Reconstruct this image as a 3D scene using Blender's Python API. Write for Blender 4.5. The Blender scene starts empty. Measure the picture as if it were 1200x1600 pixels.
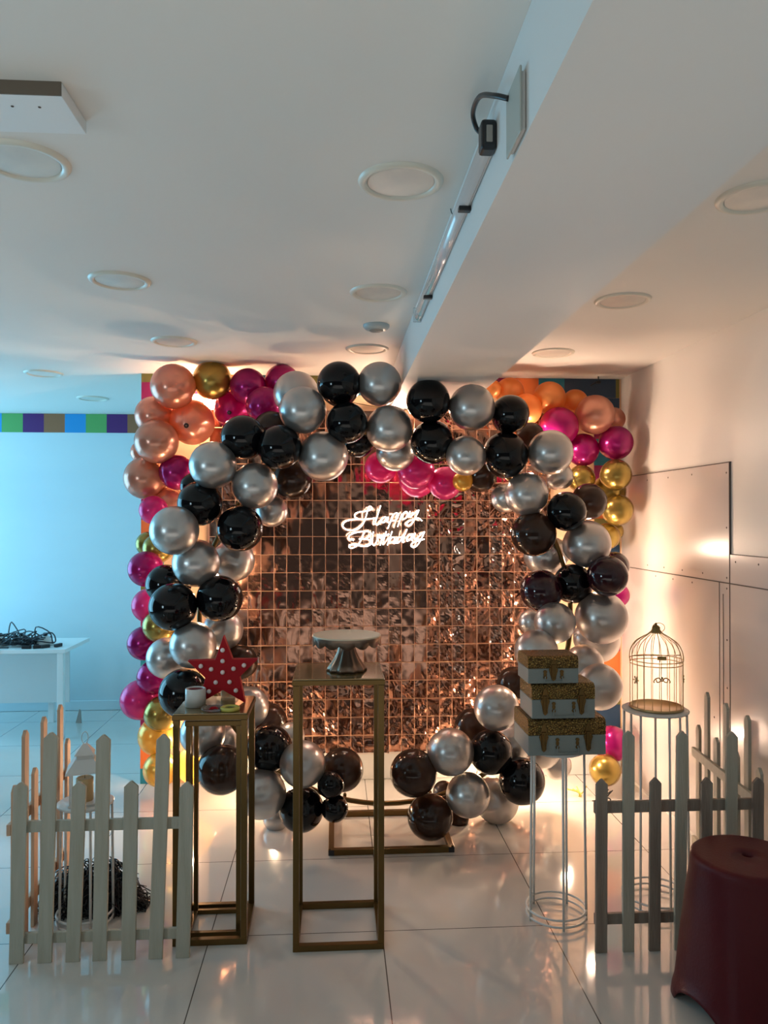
import bpy, bmesh, math, random
from mathutils import Vector, Matrix, noise
random.seed(7)
PI = math.pi
SC = bpy.context.scene
C = bpy.data.collections.new('scene'); SC.collection.children.link(C)

# ------------------------------------------------------------------ camera
F = 1190.0; H = 1.456
PSI = math.atan(76 / F); TH = math.atan(11 / F)
cam_d = bpy.data.cameras.new('camera'); cam = bpy.data.objects.new('camera', cam_d)
SC.collection.objects.link(cam); SC.camera = cam
cam.location = (0, 0, H); cam.rotation_euler = (PI / 2 + TH, 0, -PSI)
cam_d.sensor_fit = 'VERTICAL'; cam_d.sensor_height = 36; cam_d.lens = F / 1600 * 36
cam_d.clip_start = 0.05
FW = Vector((math.sin(PSI) * math.cos(TH), math.cos(PSI) * math.cos(TH), math.sin(TH)))
RT = Vector((math.cos(PSI), -math.sin(PSI), 0)); UP = RT.cross(FW)

def at(px, py, Y):            # point of the photograph at distance Y down the room
    d = FW + RT * ((px - 600) / F) + UP * ((800 - py) / F)
    p = d * (Y / d.y); p.z += H
    return p

# ------------------------------------------------------------------ light
SC.view_settings.view_transform = 'Standard'; SC.view_settings.look = 'None'
SC.view_settings.gamma = 1; SC.view_settings.use_curve_mapping = False
SC.view_settings.exposure = 0.12
w = bpy.data.worlds.new('world'); SC.world = w; w.use_nodes = True
w.node_tree.nodes['Background'].inputs[0].default_value = (0.80, 0.86, 0.90, 1)
w.node_tree.nodes['Background'].inputs[1].default_value = 0.06

def area(name, loc, target, sx, sy, power, col):
    d = bpy.data.lights.new(name, 'AREA'); d.shape = 'RECTANGLE'; d.size = sx; d.size_y = sy
    d.energy = power; d.color = col
    o = bpy.data.objects.new(name, d); SC.collection.objects.link(o); o.location = loc
    o.rotation_euler = (Vector(target) - Vector(loc)).to_track_quat('-Z', 'Y').to_euler()
    return o
area('window_daylight_far', (-3.9, 4.9, 1.25), (0, 4.9, 1.1), 2.2, 2.0, 82, (0.26, 0.70, 1.0))
area('window_daylight_near', (-2.9, 0.3, 1.35), (0.3, 2.6, 1.6), 0.5, 0.6, 13, (0.62, 0.88, 1.0))
area('added_ceiling_fill', (-0.6, -0.8, 0.15), (-0.6, -0.6, 2.4), 4.0, 2.6, 24, (1.0, 0.95, 0.88))  # added upward fill to brighten the near ceiling, no real source there

# ------------------------------------------------------------------ helpers
def children_of(o): return [c for c in C.objects if c.parent == o]

def tag(o, label=None, cat=None, group=None, kind=None):
    if label: o['label'] = label
    if cat: o['category'] = cat
    if group: o['group'] = group
    if kind: o['kind'] = kind
    return o

def thing(name, label, cat, loc=(0, 0, 0), rz=0, group=None):
    o = bpy.data.objects.new(name, None); C.objects.link(o)
    o.empty_display_size = 0.05
    o.location = loc; o.rotation_euler = (0, 0, rz)
    return tag(o, label, cat, group)

def copy_tree(o, parent=None):
    c = o.copy(); C.objects.link(c); c.parent = parent
    for ch in children_of(o): copy_tree(ch, c)
    return c

class MB:
    def __init__(s): s.v = []; s.f = []; s.m = []; s.sm = []
    def add(s, vs, fs, mi=0, smooth=False, M=None):
        b = len(s.v)
        for p in vs:
            p = Vector(p)
            s.v.append(tuple(M @ p if M else p))
        for f in fs:
            s.f.append([b + i for i in f]); s.m.append(mi); s.sm.append(smooth)
        return s
    def box(s, x0, x1, y0, y1, z0, z1, mi=0, M=None):
        vs = [(x, y, z) for x in (x0, x1) for y in (y0, y1) for z in (z0, z1)]
        fs = [(0, 1, 3, 2), (4, 6, 7, 5), (0, 4, 5, 1), (2, 3, 7, 6), (0, 2, 6, 4), (1, 5, 7, 3)]
        return s.add(vs, fs, mi, False, M)
    def tube(s, pts, r, n=8, cyc=False, mi=0, M=None, caps=True):
        pts = [Vector(p) for p in pts]; N = len(pts); vs = []; fs = []
        rs = r if isinstance(r, (list, tuple)) else [r] * N
        prev = None
        for i, p in enumerate(pts):
            if cyc: t = pts[(i + 1) % N] - pts[i - 1]
            else: t = pts[min(i + 1, N - 1)] - pts[max(i - 1, 0)]
            if t.length < 1e-9: t = Vector((0, 0, 1))
            t.normalize()
            if prev is None:
                a = Vector((0, 0, 1)) if abs(t.z) < 0.9 else Vector((1, 0, 0))
                u = t.cross(a).normalized()
            else:
                u = prev - t * prev.dot(t)
                u = u.normalized() if u.length > 1e-6 else t.orthogonal().normalized()
            prev = u; w_ = t.cross(u)
            for k in range(n):
                a = 2 * PI * k / n
                vs.append(p + (u * math.cos(a) + w_ * math.sin(a)) * rs[i])
        for i in range(N if cyc else N - 1):
            j = (i + 1) % N
            for k in range(n):
                k2 = (k + 1) % n
                fs.append((i * n + k, i * n + k2, j * n + k2, j * n + k))
        if not cyc and caps:
            fs.append(tuple(range(n))[::-1]); fs.append(tuple((N - 1) * n + k for k in range(n)))
        return s.add(vs, fs, mi, True, M)
    def lathe(s, prof, n=32, mi=0, M=None, smooth=True, ripple=None):
        vs = []; fs = []; P = len(prof)
        for k in range(n):
            a = 2 * PI * k / n
            for i, (r, z) in enumerate(prof):
                dr, dz = ripple(i, a) if ripple else (0, 0)
                vs.append(((r + dr) * math.cos(a), (r + dr) * math.sin(a), z + dz))
        for k in range(n):
            k2 = (k + 1) % n
            for i in range(P - 1):
                fs.append((k * P + i, k2 * P + i, k2 * P + i + 1, k * P + i + 1))
        return s.add(vs, fs, mi, smooth, M)
    def prism(s, poly, y0, y1, mi=0, M=None):        # polygon in x,z pushed along y
        n = len(poly)
        vs = [(x, y0, z) for x, z in poly] + [(x, y1, z) for x, z in poly]
        fs = [tuple(range(n)), tuple(range(n, 2 * n))[::-1]] + [(i, i + n, (i + 1) % n + n, (i + 1) % n) for i in range(n)]
        return s.add(vs, fs, mi, False, M)
    def disc(s, r, z, n=32, mi=0, M=None):
        return s.add([(r * math.cos(2 * PI * k / n), r * math.sin(2 * PI * k / n), z) for k in range(n)], [tuple(range(n))], mi, False, M)
    def sphere(s, c, r, n=12, mi=0):
        prof = [(max(r * math.sin(PI * i / n), 1e-5), -r * math.cos(PI * i / n)) for i in range(n + 1)]
        return s.lathe(prof, n * 2, mi, Matrix.Translation(c))
    def build(s, name, mats, parent=None, bevel=0, loc=None):
        me = bpy.data.meshes.new(name); me.from_pydata([tuple(v) for v in s.v], [], s.f)
        if not isinstance(mats, (list, tuple)): mats = [mats]
        for m in mats: me.materials.append(m)
        for p, mi, sm in zip(me.polygons, s.m, s.sm): p.material_index = mi; p.use_smooth = sm
        bm = bmesh.new(); bm.from_mesh(me)
        bmesh.ops.remove_doubles(bm, verts=bm.verts, dist=1e-6)
        bmesh.ops.recalc_face_normals(bm, faces=bm.faces)
        bm.to_mesh(me); bm.free(); me.update()
        o = bpy.data.objects.new(name, me); C.objects.link(o)
        if parent: o.parent = parent
        if loc is not None: o.location = loc
        if bevel:
            b = o.modifiers.new('bevel', 'BEVEL'); b.width = bevel; b.segments = 2; b.limit_method = 'ANGLE'
        return o

def spline(pts, k=6, cyc=False):
    P = [Vector(p) for p in pts]; out = []; n = len(P)
    for i in range(n if cyc else n - 1):
        if cyc: a, b, c, d = P[i - 1], P[i], P[(i + 1) % n], P[(i + 2) % n]
        else: a, b, c, d = P[max(i - 1, 0)], P[i], P[i + 1], P[min(i + 2, n - 1)]
        for j in range(k):
            t = j / k
            out.append(0.5 * ((2 * b) + (c - a) * t + (2 * a - 5 * b + 4 * c - d) * t * t + (3 * b - a - 3 * c + d) * t ** 3))
    if not cyc: out.append(P[-1])
    return out

# ------------------------------------------------------------------ materials
def mat(name, col, rough=0.5, metal=0.0, coat=0.0, trans=0.0, tcol=None, bump=None, var=None, emit=None, spec=None, glass=0, alpha=1):
    m = bpy.data.materials.new(name); m.use_nodes = True; nt = m.node_tree; N = nt.nodes; L = nt.links
    b = N['Principled BSDF']; out = N['Material Output']
    b.inputs['Base Color'].default_value = (*col, 1); b.inputs['Roughness'].default_value = rough
    b.inputs['Metallic'].default_value = metal; b.inputs['Coat Weight'].default_value = coat
    b.inputs['Coat Roughness'].default_value = 0.05
    if spec is not None: b.inputs['Specular IOR Level'].default_value = spec
    if glass: b.inputs['Transmission Weight'].default_value = glass
    if alpha < 1: b.inputs['Alpha'].default_value = alpha
    if emit:
        b.inputs['Emission Color'].default_value = (*emit[0], 1); b.inputs['Emission Strength'].default_value = emit[1]
    tc = N.new('ShaderNodeTexCoord')
    if bump:
        sc, st, stretch = bump
        mp = N.new('ShaderNodeMapping'); mp.inputs['Scale'].default_value = stretch
        nz = N.new('ShaderNodeTexNoise'); nz.inputs['Scale'].default_value = sc; nz.inputs['Detail'].default_value = 4
        bp = N.new('ShaderNodeBump'); bp.inputs['Strength'].default_value = st; bp.inputs['Distance'].default_value = 0.01
        L.new(tc.outputs['Object'], mp.inputs[0]); L.new(mp.outputs[0], nz.inputs[0])
        L.new(nz.outputs[0], bp.inputs['Height']); L.new(bp.outputs[0], b.inputs['Normal'])
    if var:
        sc, c2, stretch = var
        mp = N.new('ShaderNodeMapping'); mp.inputs['Scale'].default_value = stretch
        nz = N.new('ShaderNodeTexNoise'); nz.inputs['Scale'].default_value = sc; nz.inputs['Detail'].default_value = 6
        rp = N.new('ShaderNodeMapRange'); rp.inputs[1].default_value = 0.35; rp.inputs[2].default_value = 0.7
        mx = N.new('ShaderNodeMix'); mx.data_type = 'RGBA'
        mx.inputs[6].default_value = (*col, 1); mx.inputs[7].default_value = (*c2, 1)
        L.new(tc.outputs['Object'], mp.inputs[0]); L.new(mp.outputs[0], nz.inputs[0]); L.new(nz.outputs[0], rp.inputs[0])
        L.new(rp.outputs[0], mx.inputs[0]); L.new(mx.outputs[2], b.inputs['Base Color'])
    if trans:
        t = N.new('ShaderNodeBsdfTranslucent'); t.inputs[0].default_value = (*(tcol or col), 1)
        mx = N.new('ShaderNodeMixShader'); mx.inputs[0].default_value = trans
        L.new(b.outputs[0], mx.inputs[1]); L.new(t.outputs[0], mx.inputs[2]); L.new(mx.outputs[0], out.inputs[0])
    return m

M_ceil = mat('ceiling_paint', (0.74, 0.73, 0.69), 0.7, bump=(9, 0.08, (1, 1, 1)))
M_wall = mat('wall_paint', (0.76, 0.73, 0.68), 0.45, bump=(6, 0.05, (1, 1, 1)))
M_wall_far = mat('far_wall_paint', (0.62, 0.74, 0.78), 0.6, var=(1.1, (0.57, 0.70, 0.76), (1, 1, 2.5)))
M_panel = mat('glossy_panel', (0.62, 0.57, 0.54), 0.26, coat=0.5, bump=(2.2, 0.16, (1, 1, 1)))
M_white = mat('white_laminate', (0.78, 0.80, 0.80), 0.35)
M_skirt = mat('skirting', (0.60, 0.60, 0.58), 0.35)
M_groove = mat('panel_joint', (0.10, 0.08, 0.07), 0.8)
M_grey = mat('grey_paint', (0.30, 0.28, 0.25), 0.5)
M_lwhite = mat('white_metal', (0.62, 0.62, 0.60), 0.35, coat=0.3)
M_gold = mat('gold_painted_steel', (0.14, 0.082, 0.024), 0.28, metal=0.75)
M_goldtop = mat('gold_lacquered_top', (0.20, 0.12, 0.04), 0.14, metal=0.4, coat=0.6, var=(14, (0.34, 0.24, 0.10), (1, 4, 1)))
M_brass = mat('antique_brass', (0.30, 0.20, 0.07), 0.28, metal=1.0, var=(60, (0.16, 0.11, 0.05), (1, 1, 1)))
M_latch = mat('dark_brass', (0.13, 0.075, 0.025), 0.25, metal=0.9)
M_cagegold = mat('soft_gold_wire', (0.50, 0.36, 0.18), 0.35, metal=0.9)
M_black = mat('black_plastic', (0.012, 0.012, 0.014), 0.35)
M_dark = mat('dark_wire', (0.02, 0.025, 0.035), 0.45)
M_picket = mat('whitewashed_wood', (0.44, 0.415, 0.34), 0.65, bump=(30, 0.25, (6, 6, 0.5)), var=(7, (0.38, 0.35, 0.27), (6, 6, 0.6)))
M_picket_warm = mat('warm_lit_wood', (0.60, 0.38, 0.25), 0.6, bump=(30, 0.25, (6, 6, 0.5)), var=(7, (0.48, 0.28, 0.18), (6, 6, 0.6)))  # same fence wood, with the warm glow of the arch put into its colour
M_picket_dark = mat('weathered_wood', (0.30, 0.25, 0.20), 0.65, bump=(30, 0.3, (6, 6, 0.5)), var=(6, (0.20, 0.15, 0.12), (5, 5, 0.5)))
M_red = mat('red_painted_wood', (0.36, 0.003, 0.010), 0.5, spec=0.2)
M_stool = mat('red_plastic', (0.075, 0.0012, 0.005), 0.45, spec=0.3, bump=(120, 0.08, (1, 1, 1)))
M_bulb = mat('opal_bulb', (0.85, 0.72, 0.70), 0.25)
M_cake = mat('silver_cake_stand', (0.22, 0.15, 0.11), 0.3, metal=0.85)
M_caketop = mat('cream_enamel', (0.66, 0.55, 0.40), 0.5)
M_case = mat('pale_leatherette', (0.20, 0.23, 0.22), 0.45, bump=(160, 0.1, (1, 1, 1)))
M_candle = mat('cream_wax', (0.62, 0.48, 0.26), 0.5, trans=0.2)
M_clear = mat('clear_tape', (0.75, 0.66, 0.45), 0.15, alpha=0.55)
M_yellow = mat('yellow_ribbon', (0.55, 0.50, 0.10), 0.35)
M_clearplas = mat('clear_plastic', (0.8, 0.85, 0.85), 0.06, glass=0.9)
M_lens = mat('light_diffuser', (0.74, 0.70, 0.62), 0.3, var=(9, (0.62, 0.60, 0.55), (1, 1, 1)))
M_trim = mat('light_trim', (0.70, 0.67, 0.58), 0.3)
M_ledtube = mat('polycarbonate_cover', (0.62, 0.60, 0.60), 0.12, coat=0.8)
M_neon = mat('white_neon', (1, 1, 1), 0.4, emit=((1.0, 0.92, 0.82), 13.0))
M_warm = mat('lit_warm_bulb', (1, 0.8, 0.5), 0.4, emit=((1.0, 0.68, 0.42), 620.0))
M_warm_dim = mat('dimmer_warm_bulb', (1, 0.8, 0.5), 0.4, emit=((1.0, 0.70, 0.50), 470.0))
M_tinsel = mat('black_tinsel', (0.008, 0.008, 0.010), 0.18, metal=0.2, coat=0.6)

# balloons: colour, roughness, metallic, translucency
BM = {
 's': mat('chrome_silver_latex', (0.60, 0.585, 0.575), 0.30, 0.84, 0.15, 0.12, (0.55, 0.50, 0.46)),
 'k': mat('black_latex', (0.003, 0.003, 0.004), 0.08, 0.0, 0.0, spec=0.35),
 'd': mat('smoky_brown_black_latex', (0.030, 0.017, 0.012), 0.09, 0.0, 0.2, 0.34, (0.20, 0.115, 0.07)),
 'w': mat('maroon_black_latex', (0.025, 0.005, 0.010), 0.08, 0.0, 0.2, 0.08, (0.35, 0.05, 0.10)),
 'm': mat('metallic_magenta_latex', (0.34, 0.008, 0.16), 0.22, 0.6, 0.35, 0.25, (0.75, 0.015, 0.30)),
 'p': mat('pearl_pink_latex', (0.62, 0.035, 0.27), 0.25, 0.3, 0.35, 0.35, (0.9, 0.05, 0.33)),
 'r': mat('rose_gold_latex', (0.66, 0.33, 0.24), 0.24, 0.6, 0.3, 0.25, (0.95, 0.42, 0.2)),
 'o': mat('orange_gold_latex', (0.75, 0.34, 0.11), 0.28, 0.35, 0.3, 0.45, (0.95, 0.45, 0.12)),
 'g': mat('chrome_gold_latex', (0.36, 0.26, 0.065), 0.24, 0.85, 0.2, 0.10, (0.9, 0.6, 0.1)),
 'y': mat('yellow_lit_gold_latex', (0.75, 0.50, 0.10), 0.26, 0.5, 0.3, 0.35, (1.0, 0.68, 0.12)),  # gold latex with the yellow light of the bulbs put into its colour
}
BN = {'s': 'chrome silver', 'k': 'glossy black', 'd': 'smoky brown black', 'w': 'dark maroon', 'm': 'metallic magenta',
      'p': 'hot pink', 'r': 'rose gold', 'o': 'orange gold', 'g': 'chrome gold', 'y': 'yellow lit gold'}

# ------------------------------------------------------------------ the room
YB = 4.28; XR = 1.64; ZC = 2.26; XL = -1.07; YF = 5.95
def struct(o): o['kind'] = 'structure'; return o

# floor: large polished tiles with fine joints
mf = bpy.data.materials.new('polished_tiles'); mf.use_nodes = True
nt = mf.node_tree; N = nt.nodes; L = nt.links; b = N['Principled BSDF']
b.inputs['Roughness'].default_value = 0.10; b.inputs['Coat Weight'].default_value = 0.6; b.inputs['Coat Roughness'].default_value = 0.025
tc = N.new('ShaderNodeTexCoord'); sp = N.new('ShaderNodeSeparateXYZ'); L.new(tc.outputs['Object'], sp.inputs[0])
def math_(op, a, bb=None):
    n = N.new('ShaderNodeMath'); n.operation = op
    for i, v in enumerate((a, bb)):
        if v is None: continue
        if isinstance(v, (int, float)): n.inputs[i].default_value = v
        else: L.new(v, n.inputs[i])
    return n.outputs[0]
def joint(sock, off, size):
    t = math_('FRACT', math_('DIVIDE', math_('SUBTRACT', sock, off), size))
    t = math_('ABSOLUTE', math_('SUBTRACT', t, 0.5))
    return math_('GREATER_THAN', t, 0.5 - 0.0019 / size)
j = math_('MAXIMUM', joint(sp.outputs[0], 0.165, 0.6), joint(sp.outputs[1], 2.70, 0.585))
nz = N.new('ShaderNodeTexNoise'); nz.inputs['Scale'].default_value = 2.5; nz.inputs['Detail'].default_value = 5
L.new(tc.outputs['Object'], nz.inputs[0])
mx0 = N.new('ShaderNodeMix'); mx0.data_type = 'RGBA'; L.new(nz.outputs[0], mx0.inputs[0])
mx0.inputs[6].default_value = (0.56, 0.55, 0.52, 1); mx0.inputs[7].default_value = (0.64, 0.62, 0.58, 1)
mx = N.new('ShaderNodeMix'); mx.data_type = 'RGBA'; L.new(j, mx.inputs[0]); L.new(mx0.outputs[2], mx.inputs[6])
mx.inputs[7].default_value = (0.10, 0.09, 0.08, 1); L.new(mx.outputs[2], b.inputs['Base Color'])
struct(MB().box(-4, XR, -3.5, YF, -0.1, 0).build('floor', mf))
struct(MB().box(-4, XR, -3.5, YF, ZC, ZC + 0.1).build('ceiling', M_ceil))
struct(MB().box(XR, XR + 0.12, -3.5, YB + 0.2, -0.1, ZC + 0.1).build('wall_right', M_wall))
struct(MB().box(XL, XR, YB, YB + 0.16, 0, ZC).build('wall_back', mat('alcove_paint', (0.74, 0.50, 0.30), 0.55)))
struct(MB().box(-4.1, XL + 0.3, YF, YF + 0.12, -0.1, ZC + 0.1).build('wall_far', M_wall_far))
struct(MB().box(-0.80, XR, YB + 0.17, YF + 0.12, 0, ZC).build('wall_store', M_wall))
struct(MB().box(0.303, 0.707, -3.5, YB - 0.001, 2.068, ZC - 0.0005).build('ceiling_beam', mat('beam_paint', (0.72, 0.72, 0.70), 0.6)))
# glossy panels that clad the right wall, with their joints and screws
pm = MB()
for (y0, y1, z0, z1) in ((3.068, 4.26, 0.02, 1.186), (3.068, 4.26, 1.19, 1.692), (1.2, 3.064, 0.02, 1.186), (1.2, 3.064, 1.19, 1.309)):
    pm.box(XR - 0.006, XR - 0.0003, y0, y1, z0, z1)
struct(pm.build('trim_right_panels', M_panel, bevel=0.0008))
gm = MB()
gm.box(XR - 0.0075, XR, 3.061, 4.27, 1.691, 1.695); gm.box(XR - 0.0075, XR, 1.2, 4.27, 1.186, 1.190)
gm.box(XR - 0.0075, XR, 3.064, 3.068, 0.02, 1.695); gm.box(XR - 0.0075, XR, 1.2, 3.066, 1.308, 1.311)
gm.box(XR - 0.0075, XR, 3.150, 3.153, 0.02, 1.186); gm.box(XR - 0.0075, XR, 3.118, 3.121, 0.02, 1.14)
struct(gm.build('trim_panel_joints', M_groove))
sm_ = MB()
for (y, z) in [(3.09, 1.65), (3.09, 1.42), (3.09, 1.21), (3.4, 1.66), (3.65, 1.66), (3.9, 1.66), (3.3, 1.215), (3.5, 1.215), (3.7, 1.215), (3.9, 1.215),
               (3.4, 1.165), (3.6, 1.165), (3.8, 1.165), (3.09, 1.165), (3.09, 0.95), (3.09, 0.75), (3.2, 0.6), (3.02, 1.28), (2.85, 1.28)]:
    sm_.lathe([(0.0001, 0.0016), (0.0035, 0.001), (0.0045, 0)], 10, 0, Matrix.Translation((XR - 0.006, y, z)) @ Matrix.Rotation(-PI / 2, 4, 'Y'))
struct(sm_.build('trim_panel_screws', M_groove))
struct(MB().box(XL + 0.3, XR - 0.01, YB - 0.014, YB - 0.0003, 0.001, 0.19).build('baseboard_back', M_skirt, bevel=0.004))
struct(MB().box(-4, XL + 0.29, YF - 0.014, YF - 0.0003, 0.001, 0.075).build('baseboard_far', M_wall_far, bevel=0.004))

# colourful square border round the back wall and along the far wall (stuck on: flat in the place)
TC = {}
def sq(name, c):
    TC[name] = len(TC); return mat('border_' + name, c, 0.4)
tm = [sq('blue', (0.01, 0.27, 0.62)), sq('green', (0.10, 0.36, 0.10)), sq('purple', (0.075, 0.008, 0.13)), sq('brown', (0.30, 0.12, 0.05)),
      sq('orange', (0.62, 0.15, 0.03)), sq('magenta', (0.28, 0.01, 0.10)), sq('olive', (0.15, 0.14, 0.03)), sq('teal', (0.01, 0.20, 0.30)), sq('navy', (0.01, 0.04, 0.09))]
bd = MB(); y0, y1 = YB - 0.006, YB - 0.0003
seq = ['teal', 'orange', 'magenta', 'olive']; z = 0.001; k = 0
hgt = [0.083] + [0.152] * 20
while z < ZC - 0.01:
    z1 = min(z + hgt[k], ZC - 0.001)
    bd.box(XL + 0.001, XL + 0.125, y0, y1, z, z1, TC[seq[k % 4]])
    z = z1; k += 1
z = 0.001; k = 0; seq = ['teal', 'magenta', 'navy', 'olive', 'orange', 'magenta']
while z < ZC - 0.12:
    z1 = min(z + (0.152 if k else 0.09), ZC - 0.11)
    bd.box(XR - 0.16, XR - 0.012, y0, y1, z, z1, TC[seq[k % 6]])
    z = z1; k += 1
x = XL + 0.127; k = 0; seq = ['orange', 'magenta', 'orange', 'navy', 'orange', 'olive', 'orange', 'teal']
while x < XR - 0.013:
    x1 = min(x + 0.15, XR - 0.012)
    nm = seq[k % 8] if x < 0.7 else ['olive', 'magenta', 'orange', 'teal', 'navy', 'navy'][int((x - 0.7) / 0.15) % 6]
    bd.box(x, x1, y0, y1, ZC - 0.108, ZC - 0.001, TC[nm]); x = x1; k += 1
struct(bd.build('trim_border_back', tm))
bd = MB(); x = -2.542; k = 0; seq = ['green', 'purple', 'brown', 'blue']
x0s = -2.527 - 0.156 * 8; k = 0
while x0s < XL + 0.28:
    bd.box(x0s, min(x0s + 0.156, XL + 0.29), YF - 0.005, YF - 0.0003, 2.116, 2.258, TC[seq[k % 4]]); x0s += 0.156; k += 1
struct(bd.build('trim_border_far', tm))

# ------------------------------------------------------------------ ceiling things
def downlight(x, y, label, r=0.1, nm='ceiling_light', grp='round ceiling lights'):
    t = thing(nm, label, 'ceiling light', (x, y, ZC), 0, grp)
    MB().lathe([(r * 1.02, 0.0), (r * 1.0, -0.005), (r * 0.93, -0.009), (r * 0.84, -0.008), (r * 0.80, -0.003), (r * 0.79, 0.0)], 48).build('trim_ring', M_trim, t)
    m = MB(); m.lathe([(r * 0.79, -0.0035), (r * 0.4, -0.005), (0.0005, -0.0055)], 48); m.build('diffuser', M_lens, t)
    return t
downlight(0.155, 1.80, 'large round ceiling light, unlit, nearest the camera left of the beam')
downlight(0.152, 2.69, 'round ceiling light beside the far half of the strip light on the beam')
downlight(0.150, 3.585, 'round ceiling light just above the top of the balloon arch, left of the beam')
downlight(-0.70, 1.75, 'round ceiling light cut by the left edge of the photo, beside the board')
downlight(-0.725, 2.61, 'round ceiling light alone in the middle of the left ceiling')
downlight(-0.728, 3.49, 'round ceiling light above the rose gold balloons on the left')
downlight(-1.605, 4.30, 'round ceiling light over the blue lit side area, nearer and further left')
downlight(-1.61, 5.17, 'round ceiling light over the blue lit side area, nearest the coloured border')
downlight(1.054, 1.83, 'round ceiling light cut by the right edge of the photo')
downlight(1.053, 2.73, 'round ceiling light right of the beam, middle one of its row')
downlight(1.049, 3.61, 'round ceiling light right of the beam, just above the orange balloons')
t = thing('smoke_detector', 'small round grey detector on the ceiling between two ceiling lights', 'smoke detector', (0.169, 3.146, ZC))
MB().lathe([(0.055, 0), (0.055, -0.008), (0.046, -0.018), (0.030, -0.022), (0.001, -0.022)], 32).build('housing', mat('detector_grey', (0.42, 0.46, 0.46), 0.4), t)
MB().lathe([(0.030, -0.0225), (0.026, -0.026), (0.001, -0.026)], 24).build('sensor_cap', M_grey, t)

t = thing('ceiling_board', 'flat white board with two screws fixed under the ceiling at upper left', 'board', (-0.503, 1.43, ZC))
MB().box(-0.75, 0, 0, 0.139, -0.026, -0.0003).build('board', M_white, t, bevel=0.001)
MB().box(-0.75, -0.0005, -0.003, -0.0002, -0.026, -0.0003).build('edge_strip', mat('brown_edge', (0.15, 0.12, 0.09), 0.6), t)
for x in (-0.055, -0.105, -0.3):
    MB().lathe([(0.0002, -0.0275), (0.0025, -0.027), (0.003, -0.026)], 12, 0, Matrix.Translation((x, 0.04, 0))).build('screw', M_groove, t)

# strip light on the side of the beam
XB = 0.303
t = thing('strip_light', 'long slim unlit strip light fixed along the side of the beam', 'strip light', (XB, 1.41, 2.178))
MB().box(-0.007, -0.0003, 0.0, 1.27, -0.02, 0.022).build('mounting_rail', M_lwhite, t, bevel=0.003)
prof = [(-0.007, -0.022)] + [(-0.007 - 0.018 * math.sin(PI * a / 10), 0.001 - 0.023 * math.cos(PI * a / 10)) for a in range(1, 10)] + [(-0.007, 0.024)]
m = MB(); n = len(prof)
m.add([(x, 0.03, z) for x, z in prof] + [(x, 1.265, z) for x, z in prof], [(i, i + 1, i + 1 + n, i + n) for i in range(n - 1)] + [tuple(range(n)), tuple(range(n, 2 * n))], 0, True)
m.build('light_cover', M_ledtube, t)
e = MB().box(-0.030, -0.0003, -0.004, 0.032, -0.027, 0.030).build('end_cap', M_black, t, bevel=0.006)
MB().box(-0.021, -0.009, -0.0065, -0.0035, -0.015, 0.017).build('end_plate', M_grey, e, bevel=0.002)
MB().box(-0.028, -0.0003, 1.262, 1.275, -0.024, 0.026).build('end_stop', M_clearplas, t, bevel=0.002)
for y in (0.27, 0.95):
    MB().box(-0.028, -0.0003, y, y + 0.018, -0.032, -0.021).build('clip', M_black, t, bevel=0.002)
t = thing('junction_plate', 'white blank wall plate on the beam beside the strip light end', 'wall plate', (XB, 1.19, 2.066))
MB().box(-0.008, -0.0004, 0, 0.085, 0.010, 0.105).build('back_box', M_lwhite, t, bevel=0.002)
MB().box(-0.012, -0.008, -0.006, 0.091, 0.004, 0.111).build('cover_plate', mat('plate_grey', (0.40, 0.42, 0.38), 0.4), t, bevel=0.003)
cb = MB(); cb.tube(spline([(XB - 0.012, 1.262, 2.165), (XB - 0.030, 1.29, 2.185), (XB - 0.042, 1.36, 2.222), (XB - 0.040, 1.44, 2.236), (XB - 0.028, 1.47, 2.222), (XB - 0.018, 1.46, 2.205)], 8), 0.0048, 10)
tag(cb.build('power_cable', M_black), 'thick black cable arching from the wall plate to the strip light', 'cable')
cb = MB(); cb.tube(spline([at(712, 293, 1.9), at(706, 305, 1.92), at(704, 325, 1.95), at(708, 338, 1.95)], 6), 0.0013, 6)
cb.tube(spline([at(708, 293, 1.9), at(714, 292, 1.9), at(717, 312, 1.9)], 6), 0.0013, 6)
tag(cb.build('loose_wire', M_dark), 'thin loose wire dangling from the ceiling beside the strip light', 'wire')

# ------------------------------------------------------------------ far table with its tangle
XT = -1.80
t = thing('white_table', 'plain white table with a panel back at the far left', 'table', (XT, 5.15, 0))
MB().box(-1.3, 0.025, 0, 0.5, 0.572, 0.597).build('tabletop', M_white, t, bevel=0.002)
MB().box(-1.28, at(108, 1050, 5.51).x - XT, 0.36, 0.378, 0.165, 0.572).build('back_panel', mat('panel_white', (0.68, 0.70, 0.70), 0.4), t)
for (x, y) in ((-0.03, 0.004), (-0.25, 0.45), (-1.29, 0.004), (-1.29, 0.45)):
    MB().box(x, x + 0.04, y, y + 0.04, 0, 0.572).build('leg', M_white, t, bevel=0.002)
TZ = 0.597
rr = random.Random(3); cb = MB()
for k in range(30):
    x = XT - 0.22 - rr.random() * 0.75; pts = []
    for i in range(7):
        pts.append((x + rr.uniform(-0.14, 0.14), 5.30 + rr.uniform(-0.09, 0.09), TZ + 0.008 + abs(rr.gauss(0, 0.045))))
    cb.tube(spline(pts, 5), 0.0042, 6)
cb.tube(spline([(XT - 0.22, 5.3, TZ + 0.01), (XT - 0.215, 5.28, TZ + 0.13), (XT - 0.12, 5.27, TZ + 0.095), (XT - 0.10, 5.27, TZ + 0.02)], 4), 0.004, 6)
tag(cb.build('cable_tangle', M_dark), 'heap of tangled dark cables on the white table', 'cables', kind='stuff')
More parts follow.
